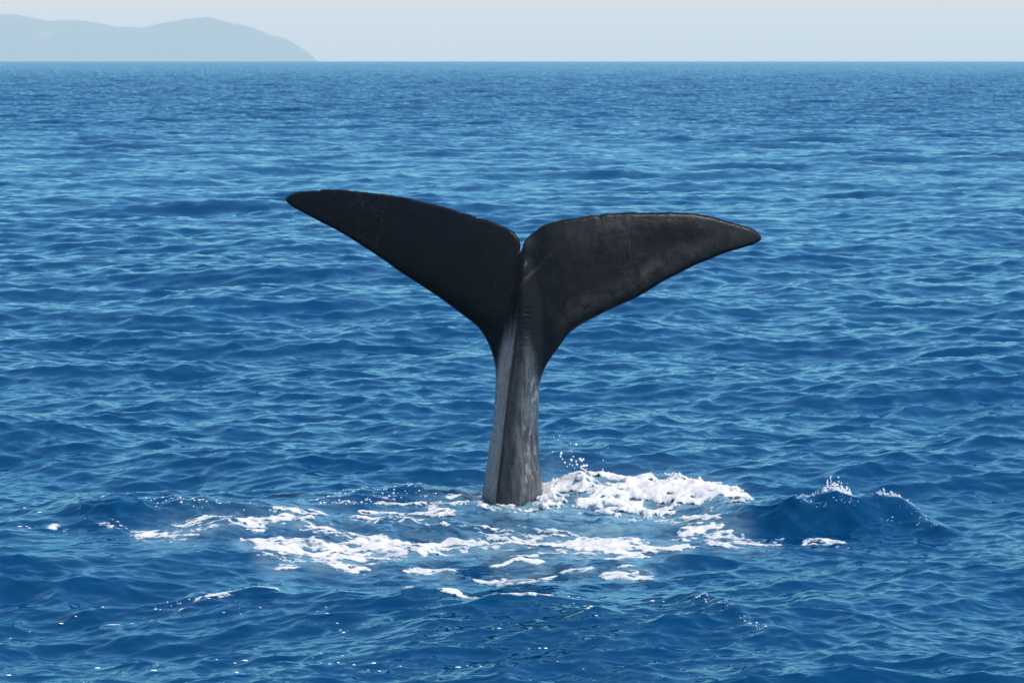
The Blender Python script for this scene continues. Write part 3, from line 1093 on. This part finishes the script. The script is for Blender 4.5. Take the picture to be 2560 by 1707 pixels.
crest_spray('crest_splash', [(2046, 2122, 1283, 0.12, 330, 0.0070), (2176, 2236, 1285, 0.05, 150, 0.006), (1990, 2046, 1286, 0.02, 50, 0.005),
                             (2080, 2120, 1283, 0.06, 160, 0.009)],
             'small white splash on top of the dark wave crest at right', 5)


# floating flecks of foam
FLECKS = [(x / 2.352, 1400 + y / 2.352) for x, y in [
    (510, 217), (585, 233), (400, 267), (170, 303), (320, 277), (40, 327), (30, 355), (1190, 235), (1340, 246), (1340, 280), (1335, 298), (1243, 288), (1468, 281),
    (1860, 296), (1803, 311), (1855, 327), (1893, 401), (1900, 425), (1897, 372), (2030, 384), (510, 502), (1190, 523), (1290, 533), (1340, 528), (850, 535),
    (830, 560), (950, 548), (1400, 567), (1395, 590), (1490, 558), (1470, 600), (1600, 587), (1655, 606), (1735, 566), (1790, 556), (1820, 601), (1885, 620),
    (1893, 640), (1920, 568), (1915, 600), (2043, 640), (2145, 632), (2130, 650), (2185, 655), (2305, 645), (175, 668), (80, 686), (470, 696), (540, 705), (1320, 696), (25, 555)]]
FLECKS += [(400 + x / 1.809, 1400 + y / 1.809) for x, y in [
    (705, 228), (735, 308), (740, 330), (925, 487), (960, 505), (1050, 495), (1300, 494), (1400, 507), (1340, 490), (1455, 518), (1760, 507), (1875, 525),
    (1620, 450), (1665, 447), (1690, 450), (1835, 210), (1880, 200), (1855, 235), (1865, 250), (1905, 262), (1920, 275), (1890, 320), (1940, 357), (1480, 187),
    (1530, 248), (2205, 215), (2250, 222), (1720, 190), (1710, 185), (1760, 187), (1700, 222), (1475, 378), (1450, 380), (1525, 365)]]
FLECKS += [(x / 4.704, 1150 + y / 4.704 + 12) for x, y in [
    (1130, 543), (1385, 500), (1320, 460), (990, 492), (915, 472), (1075, 470), (1150, 486), (910, 572), (400, 605), (290, 627), (1330, 590), (1240, 626),
    (1280, 635), (1270, 652), (1340, 620), (1340, 655), (1460, 626), (1515, 655), (1420, 677), (1550, 682), (1700, 565), (1775, 578), (1770, 550), (1820, 570),
    (1905, 558), (1880, 622), (2030, 592), (1730, 625), (2085, 667), (2165, 637), (1985, 640), (255, 838), (260, 868), (340, 830), (355, 870), (440, 825),
    (475, 850), (620, 690), (480, 713)]]


def build_flecks():
    r = random.Random(3)
    it = []
    f = np.array(FLECKS)
    sx, sy, sz = sea_z(f[:, 0], f[:, 1])
    for k in range(len(f)):
        w = r.choice([0.003, 0.004, 0.005, 0.006, 0.008, 0.011])
        it.append((sx[k], sy[k], sz[k] + 0.003, w * r.uniform(1.1, 2.1), w * r.uniform(1.0, 1.8), w * 0.3))
    blobs('foam_flecks', it, MAT_DROP, 'small white foam flecks scattered on the water left and nearest the camera', 'foam')


build_flecks()


def build_beads():
    """white beads on the raised crests: imitated sun glints and broken drops"""
    r = random.Random(9)
    it = []
    for (ci, xa, xb, d0, d1, n, rad) in [(2, 800, 1205, -0.75, 0.05, 330, 0.0065), (1, 395, 560, -0.30, 0.02, 110, 0.006), (1, 560, 860, -0.35, 0.0, 60, 0.006),
                                         (0, 1960, 2290, -0.50, 0.05, 170, 0.0050), (4, 1640, 1760, -0.40, 0.0, 110, 0.0055), (3, 500, 640, -0.1, 0.15, 30, 0.005),
                                         (2, 1200, 1360, -1.4, -0.6, 110, 0.0036)]:
        cx, cy, ca = CRESTS[ci][0]
        ga, gb = [(q - 1280) / FPX * 30.0 for q in (xa, xb)]
        n = int(n * 0.75)
        cl = [(r.uniform(ga, gb), r.uniform(d0, d1)) for _ in range(max(4, n // 9))]
        X, Yv = [], []
        for _ in range(n):
            if r.random() < 0.7:
                c = r.choice(cl)
                x, d = c[0] + r.gauss(0, 0.05), c[1] + r.gauss(0, 0.04)
            else:
                x, d = r.uniform(ga, gb), r.uniform(d0, d1)
            X.append(x)
            Yv.append(float(np.interp(x, cx, cy)) + d)
        sx, sy, sz = surface(np.array(X), np.array(Yv))
        for k in range(n):
            w = rad * (0.28 + 0.9 * r.random() ** 2.5)
            it.append((sx[k], sy[k], sz[k] + w * 0.4, w * r.uniform(0.9, 1.5), w, w * r.uniform(0.6, 1.1)))
    blobs('crest_glint_beads', it, MAT_DROP, 'white beads of broken water and imitated glints on the dark wave faces round the tail', 'spray')  # beads partly stand in for glitter on the rough wave faces


build_beads()
